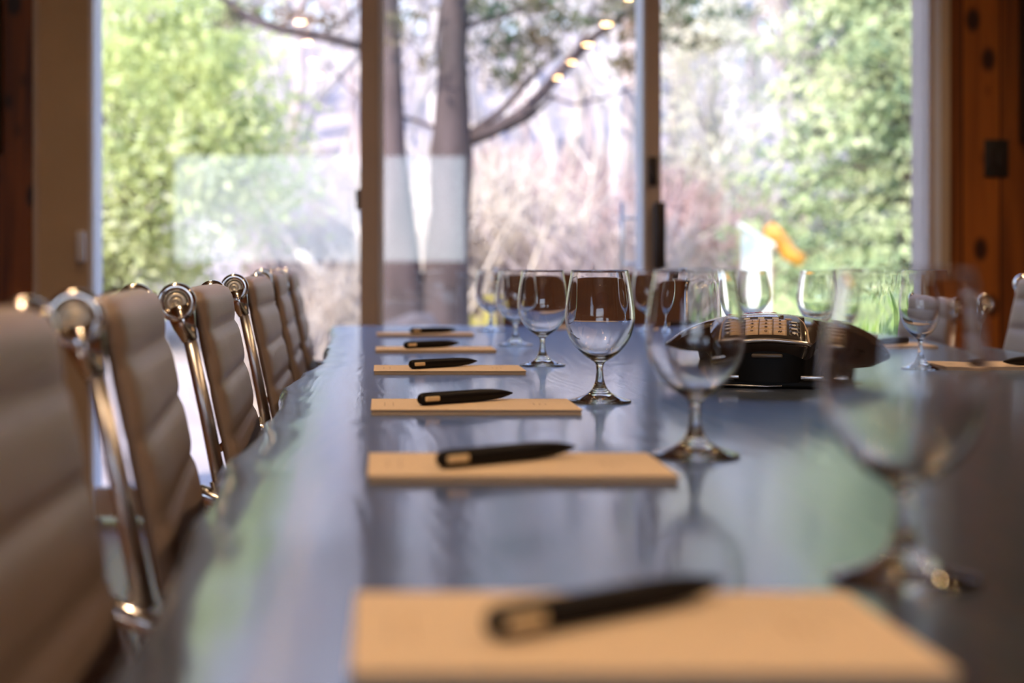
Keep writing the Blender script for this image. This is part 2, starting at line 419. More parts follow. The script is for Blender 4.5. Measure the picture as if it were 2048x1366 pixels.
# sliding glass doors: three leaves
def leaf(name, x0, x1, stiles, yoff):
    r = empty(name, ((x0 + x1) / 2, YW + yoff, 0), kind='structure')
    f = MB()
    f.box((x0, YW + yoff, .02), (x1, YW + yoff + .05, .12)); f.box((x0, YW + yoff, 2.33), (x1, YW + yoff + .05, 2.45))
    local(f.build('door_rail', 'taupe_frame', smooth=False), r)
    for (a, c, m, ya, yb) in stiles:
        local(MB().box((X(a), YW + ya, 0.02), (X(c), YW + yb, 2.45), .0015).build('door_stile', m, smooth=False), r)
    for k in (0.018, 0.034):
        local(MB().box((x0 + .004, YW + yoff + k, .1), (x1 - .004, YW + yoff + k + .004, 2.35)).build('glass_pane', 'pane', smooth=False), r)
    return r
d1 = leaf('door_1', X(178), X(738), [(178, 186, 'white_frame', .0, .19), (720, 757, 'taupe_frame', 0, .05)], .04)
d2 = leaf('door_2', X(757), X(1300), [(757, 768, 'white_frame', .02, .08), (1292, 1322, 'taupe_frame', 0, .05), (1286, 1292, 'white_frame', .0, .16)], .09)
d3 = leaf('door_3', X(1322), X(1862), [(1858, 1868, 'taupe_frame', 0, .19), (1868, 1880, 'white_frame', -.01, .19)], .04)
# latch and handles
def hbox(px0, py0, px1, py1, y0, y1, name, m, root, bev=.004):
    return local(MB().box((X(px0), YW + y0, Z(py1)), (X(px1), YW + y1, Z(py0)), bev).build(name, m), root)
hh = hbox(1305, 405, 1328, 538, -.045, -.005, 'door_handle', 'bronze', d2, .008)
hbox(1296, 314, 1314, 372, -.012, 0, 'door_lock', 'bronze', d2, .004)
k = MB().lathe([(0, 0), (.010, 0), (.012, .01), (.010, .02), (0, .022)], 20, 'Y', (X(1305), YW - .034, Z(355)))
local(k.build('thumb_turn', 'bronze'), d2)
oh = MB().tube([(X(1261), YW + .20, Z(400)), (X(1261), YW + .20, Z(535))], .0075, 12)
for q in (433, 527): oh.tube([(X(1261), YW + .20, Z(q)), (X(1290), YW + .16, Z(q))], .006, 10)
local(oh.build('outside_pull', 'satin_metal'), d2)
hbox(711, 377, 722, 418, .05, .11, 'outside_latch', 'bronze', d1, .004)
hbox(155, 462, 173, 524, -.04, -.01, 'door_handle', 'white_frame', d1, .008)
# switch plate
sw = empty('light_switch', (X(1992), YW, Z(317)), label='dark square switch plate on the knotty pine wall right of the glass doors', cat='switch')
MB().box((-.042, -.008, -.066), (.042, 0, .066), .003).build('switch_plate', 'switch_dark', sw)
for s_ in (-1, 1): MB().box((s_ * .018 - .012, -.013, -.03), (s_ * .018 + .012, -.006, .03), .002).build('switch_rocker', 'bronze', sw)
# black wall speakers at both frame edges
for (px0, px1, py, nm) in ((2036, 2150, 285, 'right'), (-100, 7, 308, 'left')):
    r = empty('wall_speaker', ((X(px0) + X(px1)) / 2, YW, Z(py)), cat='speaker',
              label='black box speaker on the pine wall at the %s edge of the photo' % nm)
    hw = (X(px1) - X(px0)) / 2
    MB().box((-hw, -.11, 0), (hw, -.001, .62), .006).build('cabinet', 'switch_dark', r)
    MB().box((-hw + .012, -.118, .012), (hw - .012, -.106, .608), .004).build('grille', 'phone_body', r)

# recessed ceiling lamps, two rows
lamp_proto = None
for row, xr in ((0, -0.60), (1, 1.65)):
    for j, yy in enumerate((4.3, 3.1, 1.95, 0.8, -0.35, -1.4, -2.5, -3.6)):
        if lamp_proto is None:
            root = empty('ceiling_lamp')
            MB().lathe([(.050, -.002), (.062, -.002), (.062, -.050), (.056, -.053), (.050, -.050), (.050, -.002)], 32).build('trim_ring', 'lamp_trim', root)
            MB().lathe([(0, -.057), (.018, -.056), (.032, -.053), (.038, -.047), (.038, -.004), (0, -.004)], 20).build('bulb', 'lamp_bulb', root)
            lamp_proto = root; o = root
        else:
            o = copy_tree(lamp_proto)
        o.location = (xr, yy, ZC)
        tag(o, 'small round warm downlight on the wooden ceiling, %s row' % ('left' if row == 0 else 'right'), 'ceiling lamp', 'ceiling downlights')
        ld = bpy.data.lights.new('lamp_light', 'SPOT'); ld.energy = 29 if yy < 1.5 else 17; ld.color = (1.0, 0.72, 0.46)
        ld.spot_size = math.radians(120); ld.spot_blend = 0.8; ld.shadow_soft_size = 0.03
        lo = bpy.data.objects.new('lamp_light', ld); SC.collection.objects.link(lo); lo.parent = o; lo.location = (0, 0, -.062)

# ------------------------------------------------------------------ table
def table():
    root = empty('conference_table', (.527, 1.9, 0), label='long dark wooden live-edge conference table with a glossy top', cat='table')
    rn = random.Random(3)
    ph = [rn.uniform(0, 6.28) for _ in range(8)]
    def wob(y, k):
        return .010 * math.sin(2.1 * y + ph[k]) + .005 * math.sin(6.3 * y + ph[k + 1]) + .003 * math.sin(17 * y + ph[k + 2]) + .0015 * math.sin(41 * y + ph[k + 3])
    Y0, Y1 = -.65, 4.27
    rows = []
    N = 330
    NX = 26
    th = .062
    vs, fs = [], []
    for i in range(N + 1):
        y = Y0 + (Y1 - Y0) * i / N
        xl = -.112 - .016 * min(1, max(0, (y - 2.6) / 1.6)) - .010 * math.exp(-((y - 2.05) / .25) ** 2) + wob(y, 0) * .8
        xr = 1.175 + wob(y, 4)
        e = max(0, (y - 3.55) / (Y1 - 3.55)); xr -= .20 * e ** 3
        e2 = max(0, (y - 4.15) / (Y1 - 4.15)); xl += .02 * e2 ** 3
        ring = []
        prof = [(.030, -th), (.010, -th * .85), (.002, -th * .55), (0.0, -th * .3), (.002, -.010), (.006, -.003), (.012, 0)]
        jit = .0015 * math.sin(23 * y + 1) 
        for (dx, dz) in prof: ring.append((xl + dx + jit * (dz < 0), y, T + dz))
        for k in range(1, NX): ring.append((xl + .012 + (xr - xl - .024) * k / NX, y, T))
        for (dx, dz) in reversed(prof): ring.append((xr - dx, y, T + dz))
        rows.append(ring)
    n = len(rows[0])
    for r_ in rows: vs += r_
    for i in range(N):
        for k in range(n):
            k2 = (k + 1) % n
            fs.append((i * n + k, i * n + k2, (i + 1) * n + k2, (i + 1) * n + k))
    fs.append(tuple(range(n))); fs.append(tuple(N * n + k for k in range(n - 1, -1, -1)))
    m = MB(); m.add(vs, fs)
    local(m.build('tabletop', 'table', smooth='auto'), root)
    for yy in (.2, 3.6):
        local(MB().box((.527 - .36, yy - .05, 0), (.527 + .36, yy + .05, .68), .006).build('leg', 'bronze', smooth=False), root)
    local(MB().box((.50, .2, .25), (.56, 3.6, .33), .004).build('stretcher', 'bronze', smooth=False), root)
table()

# ------------------------------------------------------------------ chairs
REC = math.radians(12.5)
def padded(path, width, seams, thick, bulge, ny=28, name='backrest', back_bulge=0.3):
    """closed upholstery sheet. path: list of (x,z,nx,nz,s) centre line points, s = arc length"""
    m = MB(); vs, fs = [], []
    rows = []
    for (x, z, nx, nz, s) in path:
        # distance to nearest seam and padding between
        lo = max([q for q in seams if q <= s], default=seams[0]); hi = min([q for q in seams if q > s], default=seams[-1] + .05)
        u = (s - lo) / max(1e-6, hi - lo); u = min(1, max(0, u))
        bb = (1 - abs(2 * u - 1) ** 4.5)
        ring = []
        for k in range(ny + 1):
            v = -1 + 2 * k / ny
            edge = math.sqrt(max(0.0, 1 - abs(v) ** 14))
            off = thick / 2 * (.25 + .75 * edge) + bulge * bb * (1 - abs(v) ** 8)
            ring.append((x + nx * off, v * width / 2, z + nz * off))
        for k in range(ny, -1, -1):
            v = -1 + 2 * k / ny
            edge = math.sqrt(max(0.0, 1 - abs(v) ** 14))
            off = -thick / 2 * (.25 + .75 * edge) - bulge * back_bulge * bb * (1 - abs(v) ** 8)
            ring.append((x + nx * off, v * width / 2, z + nz * off))
        rows.append(ring)
    n = len(rows[0])
    for r_ in rows: vs += r_
    for i in range(len(rows) - 1):
        for k in range(n):
            k2 = (k + 1) % n
            fs.append((i * n + k, i * n + k2, (i + 1) * n + k2, (i + 1) * n + k))
    fs.append(tuple(range(n))); fs.append(tuple((len(rows) - 1) * n + k for k in range(n - 1, -1, -1)))
    m.add(vs, fs)
    return m

def arc_path(pts, step=.004):
    """smooth polyline in (x,z) -> evenly spaced points with normals to the front"""
    P = [Vector((a, b)) for a, b in pts]
    out = []
    for i in range(len(P) - 1):
        p0 = P[max(0, i - 1)]; p1 = P[i]; p2 = P[i + 1]; p3 = P[min(len(P) - 1, i + 2)]
        for k in range(12):
            t = k / 12
            out.append(.5 * ((2 * p1) + (-p0 + p2) * t + (2 * p0 - 5 * p1 + 4 * p2 - p3) * t * t + (-p0 + 3 * p1 - 3 * p2 + p3) * t ** 3))
    out.append(P[-1])
    res = []; acc = 0; last = out[0]; res = [out[0]]
    for q in out[1:]:
        if (q - res[-1]).length >= step: res.append(q)
    path = []; s = 0
    for i, p in enumerate(res):
        if i: s += (p - res[i - 1]).length
        d = (res[min(i + 1, len(res) - 1)] - res[max(0, i - 1)]).normalized()
        nx, nz = -d.y, d.x       # left of travel (travel downwards -> +x)
        path.append((p.x, p.y, nx, nz, s))
    return path

def make_chair(leather='leather', zk=.857, width=.450, ribs=True):
    root = empty('office_chair')
    xk = -.27
    dx, dz = math.sin(REC), -math.cos(REC)
    nx, nz = math.cos(REC), math.sin(REC)
    r = .0065
    P = lambda L, o=0: (xk + dx * L + nx * o, zk + dz * L + nz * o)
    # wraps over the top bar, runs down the front face, then bends into the seat
    fo = .011
    pts = [P(.030, -r * 1.0 + fo), P(.012, -r * 1.15 + fo)]
    for a in (160, 125, 90, 55, 20):
        t = math.radians(a)
        pts.append(P(.006 - r * math.sin(t), fo + r * math.cos(t) * 1.05))
    pts += [P(.02, r + fo), P(.06, r + fo), P(.12, r * .9 + fo), P(.20, r * .8 + fo), P(.28, r + fo), P(.335, r * 2 + fo), P(.375, .033)]
    path = arc_path(pts)
    # flip so that normals point forward/outward on the front
    path = [(a, b, -c if False else c, d, s) for a, b, c, d, s in path]
    seams = [0.0, .076]
    while seams[-1] < path[-1][4] + .05: seams.append(seams[-1] + .057)
    m = padded(path, width, seams, .014, .0064 if ribs else .0010, name='backrest')
    bk = m.build('backrest', leather, root)
    for q in seams[1:-1]:
        pass
    # seat
    sx, sz = P(.40, .045)
    spts = [(xk + .145, zk - .385), (xk + .20, zk - .405), (xk + .30, zk - .41), (xk + .42, zk - .405), (xk + .50, zk - .405), (xk + .555, zk - .425)]
    sp_ = arc_path(spts)
    sp_ = [(a, b, c, d, s) for a, b, c, d, s in sp_]
    ss = [0]
    while ss[-1] < sp_[-1][4] + .05: ss.append(ss[-1] + .062)
    padded(sp_, width, ss, .035, .008).build('seat', leather, root)
    # side rails, bars, caps
    hw = width / 2 + .011
    for s in (-1, 1):
        y = s * hw
        # bracket under the knob
        br = MB().tube([(*P(.004, .001)[:1], y, P(.004, .001)[1]), (P(.026, .002)[0], y, P(.026, .002)[1]), (P(.042, .004)[0], y, P(.042, .004)[1])], [.0165, .012, .008], 16, flat=1.0)
        br.build('bracket', 'chrome', root)
        a, b_ = P(.034, .004), P(.205, .002)
        rail = MB().tube([(a[0], y, a[1]), (P(.12, .004)[0], y, P(.12, .004)[1]), (b_[0], y, b_[1])], [.0068, .0074, .0078], 20)
        rail.build('side_rail', 'satin_metal', root)
        c0, c1 = P(.19, -.003), P(.372, .030)
        low = MB().tube([(c0[0], y, c0[1]), (P(.30, -.001)[0], y, P(.30, -.001)[1]), (c1[0], y, c1[1]), (xk + .22, y, zk - .425), (xk + .53, y, zk - .425)], [.0052, .0052, .006, .007, .006], 14)
        low.build('lower_rail', 'satin_metal', root)
        c0, c1 = P(.205, -.016), P(.33, -.014)
        MB().tube([(c0[0], y, c0[1]), (c1[0], y, c1[1])], .0045, 12).build('strut', 'satin_metal', root)
        # armrest: loop from the rail forward and down to the seat rail
        ax, az = P(.195, -.012)
        arm = MB().tube([(ax - .022, y + s * .004, az - .012), (ax - .006, y + s * .008, az - .004), (ax + .03, y + s * .012, az - .020), (ax + .15, y + s * .016, az - .042), (ax + .235, y + s * .016, az - .05), (ax + .27, y + s * .014, az - .085), (ax + .255, y + s * .01, az - .16), (ax + .20, y, az - .225)],
                        [.005, .009, .009, .010, .010, .009, .008, .007], 14)
        arm.build('armrest', 'chrome', root)
        MB().lathe([(0, 0), (.005, 0), (.006, .002), (.004, .004), (0, .0045)] if s > 0 else [(0, 0), (.005, 0), (.006, -.002), (.004, -.004), (0, -.0045)], 16, 'Y', (P(.215, -.02)[0], y, P(.215, -.02)[1])).build('bolt', 'chrome', root)
        # end cap of the top bar
        yy = s * (hw + .008)
        g = s
        prof = [(0.0, -.012 * g), (.0185, -.012 * g), (.0200, -.009 * g), (.0205, 0), (.0200, .0040 * g), (.0185, .0056 * g), (.0145, .0052 * g), (.0125, .0042 * g), (.0118, .001 * g), (.0, .001 * g)]
        ec = MB().lathe(prof, 40, 'Y', (xk, yy, zk)).build('end_cap', 'chrome', root)
        prof = [(0, .001 * g), (.0100, .001 * g), (.0104, .003 * g), (.0092, .0042 * g), (.0062, .0042 * g), (.0056, .0032 * g), (.0048, .0032 * g), (.0044, .0044 * g), (.0022, .0046 * g), (.0018, .002 * g), (0, .002 * g)]
        MB().lathe(prof, 32, 'Y', (xk, yy, zk)).build('cap_screw', 'cap_face', ec)
    MB().tube([(xk, -hw, zk), (xk, hw, zk)], .009, 16).build('top_bar', 'satin_metal', root)
    MB().tube([(xk + .25, -hw, zk - .43), (xk + .25, hw, zk - .43)], .011, 14).build('cross_bar', 'satin_metal', root)
    # pedestal and star base
    cx = xk + .30
    MB().lathe([(0, .075), (.028, .075), (.028, .2), (.018, .2), (.018, .36), (.05, .385), (.05, .405), (0, .405)], 24, 'Z', (cx, 0, 0)).build('pedestal', 'chrome', root)
    for k in range(5):
        t = 2 * PI * k / 5 + .3
        ex, ey = cx + .29 * math.cos(t), .29 * math.sin(t)
        lg = MB().tube([(cx + .02 * math.cos(t), .02 * math.sin(t), .105), (ex, ey, .072)], [.022, .012], 12).build('leg', 'chrome', root)
        MB().lathe([(0, -.011), (.024, -.011), (.026, 0), (.024, .011), (0, .011)], 20, 'Y', (ex, ey, .026)).build('caster', 'dark_rubber', lg)
    return root

proto = make_chair()
spots = [  # root x, root y, rot, dz, label
    (.052, .730, 0.00, -.006, 'nearest left-row tan leather office chair, cut off by the left photo edge'),
    (.043, 1.352, .070, -.003, 'tan ribbed leather office chair in left row with the largest blurred round metal cap'),
    (.050, 1.905, .030, -.003, 'tan leather office chair, left row, between the one with largest cap and the sharp one'),
    (.054, 2.555, .010, .005, 'tan leather office chair in left row with the sharply focused dark round cap'),
    (.046, 3.150, .03, .013, 'tan leather office chair in left row, second from the windows, mostly hidden'),
    (.040, 3.720, .03, .015, 'farthest left-row tan leather office chair, its dark rail next to the window'),
    (.998, 3.610, PI, -.040, 'low tan leather office chair on the far side, seen through two goblets'),
    (1.000, 2.925, PI, .003, 'leather office chair with bluish window sheen at the right photo edge'),
]
for i, (x, y, rz, dz, lab) in enumerate(spots):
    o = proto if i == 0 else copy_tree(proto)
    o.location = (x, y, dz if dz > 0 else dz); o.rotation_euler = (0, 0, rz)
    tag(o, lab, 'chair', 'leather office chairs round the table')

# chair at the head of the table, facing the camera
hc = make_chair('head_leather', zk=.862, width=.50, ribs=False)
hc.name = 'head_chair'
hc.rotation_euler = (0, 0, -PI / 2); hc.location = (.592, 4.30, .008)
tag(hc, 'dark brown leather office chair at the head of the table before the glass doors', 'chair')

# ------------------------------------------------------------------ goblets
def goblet_mesh():
    out = [(0, .0025), (.020, .0012), (.0335, 0), (.0347, .0006), (.0350, .0014), (.0340, .0024), (.0270, .0042), (.0190, .0070), (.0120, .0112), (.0075, .0170), (.0050, .0240), (.0040, .0310), (.0038, .0370), (.0046, .0425), (.0085, .0462),
           (.0150, .0502), (.0225, .0563), (.0295, .0645), (.0345, .0735), (.0375, .0835), (.0386, .0930), (.0382, .1030), (.0368, .1150), (.0348, .1290), (.0328, .1400), (.0318, .1468), (.0314, .1474), (.0309, .1468)]
    inn = [(.0319, .1400), (.0339, .1290), (.0359, .1150), (.0373, .1030), (.0377, .0930), (.0366, .0840), (.0335, .0742), (.0285, .0656), (.0215, .0580), (.0140, .0528), (.0070, .0500), (0, .0492)]
    pts = out + inn
    # refine with Catmull-Rom
    P = [Vector(p) for p in pts]; res = []
    for i in range(len(P) - 1):
        p0 = P[max(0, i - 1)]; p1 = P[i]; p2 = P[i + 1]; p3 = P[min(len(P) - 1, i + 2)]
        for k in range(4):
            t = k / 4
            q = .5 * ((2 * p1) + (-p0 + p2) * t + (2 * p0 - 5 * p1 + 4 * p2 - p3) * t * t + (-p0 + 3 * p1 - 3 * p2 + p3) * t ** 3)
            res.append((max(0, q.x), q.y) if i or k else (0, P[0].y))
    res.append((0, P[-1].y))
    res[1:] = [(max(.0006, r), z) for r, z in res[1:-1]] + [res[-1]]
    return MB().lathe(res, 96)
gm = goblet_mesh().build('goblet', 'goblet_glass')
gob = [
    (.247, .757, 'nearest clear stemmed goblet, large and blurred with warm light dots, at the right'),
    (.2475, 1.267, 'blurred clear goblet on the table between the sharp goblet and the speakerphone'),
    (.243, 1.790, 'sharply focused clear goblet standing empty by the middle notepad'),
    (.247, 2.470, 'clear goblet just behind and left of the sharply focused one'),
    (.260, 3.130, 'clear goblet third back from the camera side, beside the fifth notepad'),
    (.264, 3.900, 'farthest left-row clear goblet, leftmost in the photo beside the last notepad'),
    (.640, 3.860, 'clear goblet at the head of the table in front of the brown chair'),
    (.806, 3.490, 'clear goblet behind the speakerphone, against the white garden hutch'),
    (.806, 2.960, 'clear goblet behind the right wing of the speakerphone, against the lawn'),
    (.806, 2.380, 'clear goblet on the far side of the table, rightmost of those in the distance'),
]
for i, (x, y, lab) in enumerate(gob):
    o = gm if i == 0 else gm.copy()
    if i: SC.collection.objects.link(o)
    o.location = (x, y, T); o.rotation_euler = (0, 0, i * .7)
    tag(o, lab, 'glass', 'stemmed goblets on the table')

# ------------------------------------------------------------------ notepads and pens
def make_pad():
    r = empty('notepad')
    # long side across the table (x), sheets under a kraft cover
    MB().box((.001, .001, .0), (.215, .139, .0042)).build('sheets', 'paper', r, smooth=False)
    c = MB().box((0, 0, .0043), (.216, .140, .0052), .0003).build('cover', 'kraft', r, smooth=False)
    g = MB()
    for k in range(2): g.box((.014 + k * .009, .045, .0050), (.0148 + k * .009, .090, .00535))
    for k in range(3): g.box((.172 + k * .006, .060, .0050), (.1732 + k * .006, .078 - k * .004, .00535))
    g.build('print', 'kraft_print', c, smooth=False)
    return r
def make_pen():
    r = empty('pen')
    # body along +x, lies at z=radius
    L = .138; Rr = .0068
    prof = [(0, 0), (.0030, .0004), (.0050, .0018), (.0064, .0045), (Rr, .010), (Rr, .066), (.0067, .090), (.0060, .107), (.0047, .120), (.0028, .130), (.0010, .137), (0, L)]
    b = MB().lathe(prof, 28, 'X'); 
    b.build('barrel', 'pen_black', r, loc=(0, 0, Rr))
    c = MB().box((.0035, -.0084, -.0022), (.023, -.0054, .0028), .0012)
    c.build('clip', 'pen_clip', r, loc=(0, 0, Rr))
    return r
pads = [(-.0115, .566, 'nearest'), (-.0104, 1.105, 'second nearest'), (-.012, 1.630, 'third nearest'), (-.0125, 2.260, 'fourth nearest'), (-.0125, 2.850, 'fifth nearest'), (-.013, 3.540, 'farthest')]
note = ['large blurred kraft notepad at the bottom edge of the photo', 'kraft notepad beside the blurred goblet, second from the camera',
        'kraft notepad beside the sharply focused goblet', 'kraft notepad left of the goblet just behind the sharp one',
        'small kraft notepad second from the far end of the left row', 'farthest kraft notepad of the left row, near the window end']
pens = ['thick black pen on the large blurred nearest notepad', 'black pen lying on the second notepad from the camera',
        'black pen with cream clip on the notepad beside the sharp goblet', 'black pen with cream clip on the fourth notepad from the camera',
        'short-looking black pen on the second-farthest left notepad', 'black pen on the farthest notepad of the left row']
pp, qq = make_pad(), make_pen()
def put(i, x, y, rz, lab, plab, first, poff=(.050, .044), prz=.67):
    a = pp if first else copy_tree(pp)
    a.location = (x, y, T); a.rotation_euler = (0, 0, rz); tag(a, lab, 'notepad', 'kraft notepads on the table')
    if plab:
        b = qq if first else copy_tree(qq)
        off = Vector((poff[0], poff[1], 0)); off.rotate(Matrix.Rotation(rz, 3, 'Z'))
        b.location = (x + off.x, y + off.y, T + .0053); b.rotation_euler = (0, 0, rz + prz); tag(b, plab, 'pen', 'black pens on the notepads')
var = [(.052, .044, .67), (.050, .036, .66), (.050, .045, .70), (.052, .036, .74), (.052, .040, .72), (.075, .034, .66)]
for i, (x, y, nm) in enumerate(pads):
    put(i, x, y, 0, note[i], pens[i], i == 0, var[i][:2], var[i][2])
# far side: turned round, pens point the other way
put(0, 1.066, 2.500, PI, 'kraft notepad on the far side at the right photo edge', 'black pen on the far-side notepad at the right photo edge', False, (.030, .060), .55)
put(0, 1.066, 3.150, PI, 'kraft notepad on the far side behind the rightmost distant goblet', 'black pen on the far-side notepad right of the speakerphone wing', False, (.045, .045), .66)
put(0, 1.066, 3.640, PI, 'kraft notepad on the far side, farthest back behind the speakerphone', 'black pen on the farthest far-side notepad', False, (.045, .045), .66)
put(0, .640, 3.980, 0, 'kraft notepad at the head of the table', 'black pen on the notepad at the head of the table', False, (.03, .05), .2)
hp = [o for o in bpy.data.objects if o.get('label') == 'kraft notepad at the head of the table'][0]
hp.location.x = .40

# ------------------------------------------------------------------ speakerphone
def phone():
    cx, cy = .512, 2.125
    root = empty('speakerphone', (cx, cy, T), rz=math.radians(-14), label='black three-armed conference speakerphone with tan keypad in the middle of the table', cat='phone')
    arms = [math.radians(a) for a in (270, 28, 152)]
    def outline(t):
        best = min(abs((t - a + PI) % (2 * PI) - PI) for a in arms)
        f = best / (PI / 3)
        f = min(1, f)
        ra = .160
        # blunt arm end, concave flank
        end = .150 / max(.2, math.cos(min(best, 1.2)))
        flank = .080 + (.158 - .080) * (max(0, (1 - f)) / .70) ** 1.55
        k = 60
        return min(-math.log(math.exp(-k * end / .16) + math.exp(-k * flank / .16)) * .16 / k, .162)
    def top(x, y):
        r = math.hypot(x, y)
        t = math.atan2(y, x)
        R_ = outline(t); u = min(1, r / R_)
        fr_ = max(0.0, math.cos(t - 3 * PI / 2)) ** 2
        z = .090 - (.040 - .010 * fr_) * (r / .15) ** 2.0
        # edges roll down
        z -= .012 * max(0, (u - .80) / .20) ** 2.2 * (1 if R_ > .12 else .7) * (1 - .75 * fr_)
        return z
    NT, NR = 180, 28
    vs, fs = [(0, 0, top(0, 0))], []
    for j in range(1, NR + 1):
        for i in range(NT):
            t = 2 * PI * i / NT; r = outline(t) * j / NR
            x, y = r * math.cos(t), r * math.sin(t); vs.append((x, y, top(x, y)))
    def idx(j, i): return 1 + (j - 1) * NT + i % NT
    for i in range(NT): fs.append((0, idx(1, i), idx(1, i + 1)))
    for j in range(1, NR):
        for i in range(NT): fs.append((idx(j, i), idx(j + 1, i), idx(j + 1, i + 1), idx(j, i + 1)))
    # lip and underside
    base = len(vs)
    for i in range(NT):
        t = 2 * PI * i / NT; r = outline(t) * .985; x, y = r * math.cos(t), r * math.sin(t); vs.append((x, y, vs[idx(NR, i)][2] - .005))
    for i in range(NT): fs.append((idx(NR, i), base + i, base + (i + 1) % NT, idx(NR, (i + 1))))
    b2 = len(vs)
    for i in range(NT):
        t = 2 * PI * i / NT; r = outline(t) * .80; x, y = r * math.cos(t), r * math.sin(t); vs.append((x, y, .020))
    for i in range(NT): fs.append((base + i, b2 + i, b2 + (i + 1) % NT, base + (i + 1) % NT))
    fs.append(tuple(b2 + i for i in range(NT - 1, -1, -1)))
    m = MB(); m.add(vs, fs); m.build('shell', 'phone_shell', root, smooth='auto')
    # lower body: narrow under the wings, full under the keypad arm
    m = MB(); vs, fs = [], []
    NL = 6
    for j in range(NL + 1):
        z = .008 + (.048 - .008) * j / NL
        for i in range(NT):
            t = 2 * PI * i / NT
            front = max(0, math.cos((t - 3 * PI / 2))) ** 3
            wr_ = outline(t)
            r = min(wr_ * .93, .070 + .05 * (j / NL) ** 1.5 * (wr_ > .1)) * (1 - front) + wr_ * .955 * front
            vs.append((r * math.cos(t), r * math.sin(t), min(z, top(r * math.cos(t), r * math.sin(t)) - .006)))
    for j in range(NL):
        for i in range(NT): fs.append((j * NT + i, j * NT + (i + 1) % NT, (j + 1) * NT + (i + 1) % NT, (j + 1) * NT + i))
    fs.append(tuple(range(NT - 1, -1, -1))); fs.append(tuple(NL * NT + i for i in range(NT)))
    m.add(vs, fs); m.build('body', 'phone_body', root, smooth='auto')
    # patch on the shell surface: (x0,x1,y0,y1) raised by h
    def patch(x0, x1, y0, y1, h, n=6, skirt=.002, bend=0.0):
        vs, fs = [], []
        for lay in (0, 1):
            for a in range(n + 1):
                for b_ in range(n + 1):
                    x = x0 + (x1 - x0) * a / n; y = y0 + (y1 - y0) * b_ / n
                    y += bend * (1 - (x / .05) ** 2)
                    vs.append((x, y, top(x, y) + (h if lay == 0 else -skirt)))
        N_ = (n + 1) ** 2
        g = lambda a, b_: a * (n + 1) + b_
        for a in range(n):
            for b_ in range(n):
                fs.append((g(a, b_), g(a + 1, b_), g(a + 1, b_ + 1), g(a, b_ + 1)))
                fs.append((N_ + g(a, b_), N_ + g(a, b_ + 1), N_ + g(a + 1, b_ + 1), N_ + g(a + 1, b_)))
        for a in range(n):
            for (p, q) in (((a, 0), (a + 1, 0)), ((a + 1, n), (a, n)), ((0, a + 1), (0, a)), ((n, a), (n, a + 1))):
                fs.append((g(*p), N_ + g(*p), N_ + g(*q), g(*q)))
        return vs, fs
    m = MB(); m.add(*patch(-.046, .046, -.142, -.032, .0012, 12)); pn = m.build('keypad_panel', 'phone_panel', root)
    # silver bow in front of the keypad and thin line up the sides
    pts = []
    for k in range(21):
        x = -.0525 + .105 * k / 20; y = -.149 + .000 * (x / .05) ** 2
        y = -.150 + .008 * (abs(x) / .0525) ** 3
        pts.append((x, y, top(x, y) + .001 + .0035 * (1 - (x / .0525) ** 2) - .0005))
    MB().tube(pts, .0027, 10).build('silver_rim', 'phone_silver', root)
    for s in (-1, 1):
        pts = [(s * .0505, -.142, 0), (s * .0488, -.11, 0), (s * .045, -.075, 0), (s * .038, -.045, 0), (s * .030, -.03, 0)]
        pts = [(x, y, top(x, y) + .001) for x, y, _ in pts]
        MB().tube(pts, [.0015, .0012, .001, .0008, .0005], 8).build('edge_line', 'phone_key', root)
    m = MB(); m.add(*patch(-.034, .020, -.062, -.040, .0020)); m.build('display', 'phone_screen', root)
    for r_ in range(4):
        for c in range(3):
            x = -.027 + c * .0172; y = -.084 - r_ * .0142
            m = MB(); m.add(*patch(x, x + .0163, y - .0066, y + .0066, .0026, 3)); m.build('key', 'phone_key', pn)
    for (x, col) in ((-.0405, 'l'), (.0265, 'r')):
        for r_ in range(4):
            y = -.084 - r_ * .0142
            m = MB(); m.add(*patch(x, x + .0135, y - .0060, y + .0060, .0022, 3)); m.build('side_key', 'phone_panel', pn)
            m = MB()
            if r_ % 2: m.add(*patch(x + .004, x + .0085, y - .0012, y + .0012, .0027, 2)); m.add(*patch(x + .006, x + .0075, y - .003, y + .003, .0027, 2))
            else: m.add(*patch(x + .003, x + .010, y - .0012, y + .0012, .0027, 2))
            m.build('side_key_mark', 'phone_legend', pn)
    for q, x in enumerate((-.030, -.012, .006, .022)):
        m = MB(); m.add(*patch(x, x + .008, -.0695, -.0665, .0026, 2)); m.build('soft_key', 'phone_legend' if q != 3 else 'phone_key', pn)
    # digits and name plate, laid on the surface
    def text(s, x, y, size, name, mm, parent):
        cu = bpy.data.curves.new('t', 'FONT'); cu.body = s; cu.size = size; cu.align_x = 'CENTER'; cu.align_y = 'CENTER'; cu.resolution_u = 2
        ob = bpy.data.objects.new('t', cu); SC.collection.objects.link(ob)
        bpy.context.view_layer.update()
        me = bpy.data.meshes.new_from_object(ob.evaluated_get(bpy.context.evaluated_depsgraph_get()))
        bpy.data.objects.remove(ob)
        bm = bmesh.new(); bm.from_mesh(me)
        ex = bmesh.ops.extrude_face_region(bm, geom=bm.faces[:])
        for v in bm.verts: v.co.z = 0.0
        for g in ex['geom']:
            if isinstance(g, bmesh.types.BMVert): g.co.z = .0006
        for v in bm.verts:
            px_, py_ = x + v.co.x, y + v.co.y
            v.co = Vector((px_, py_, top(px_, py_) + .0024 + v.co.z))
        bmesh.ops.recalc_face_normals(bm, faces=bm.faces[:]); bm.to_mesh(me); bm.free()
        me.materials.clear(); me.materials.append(MATS[mm]); me.name = name
        o = bpy.data.objects.new(name, me); SC.collection.objects.link(o); o.parent = parent
        return o
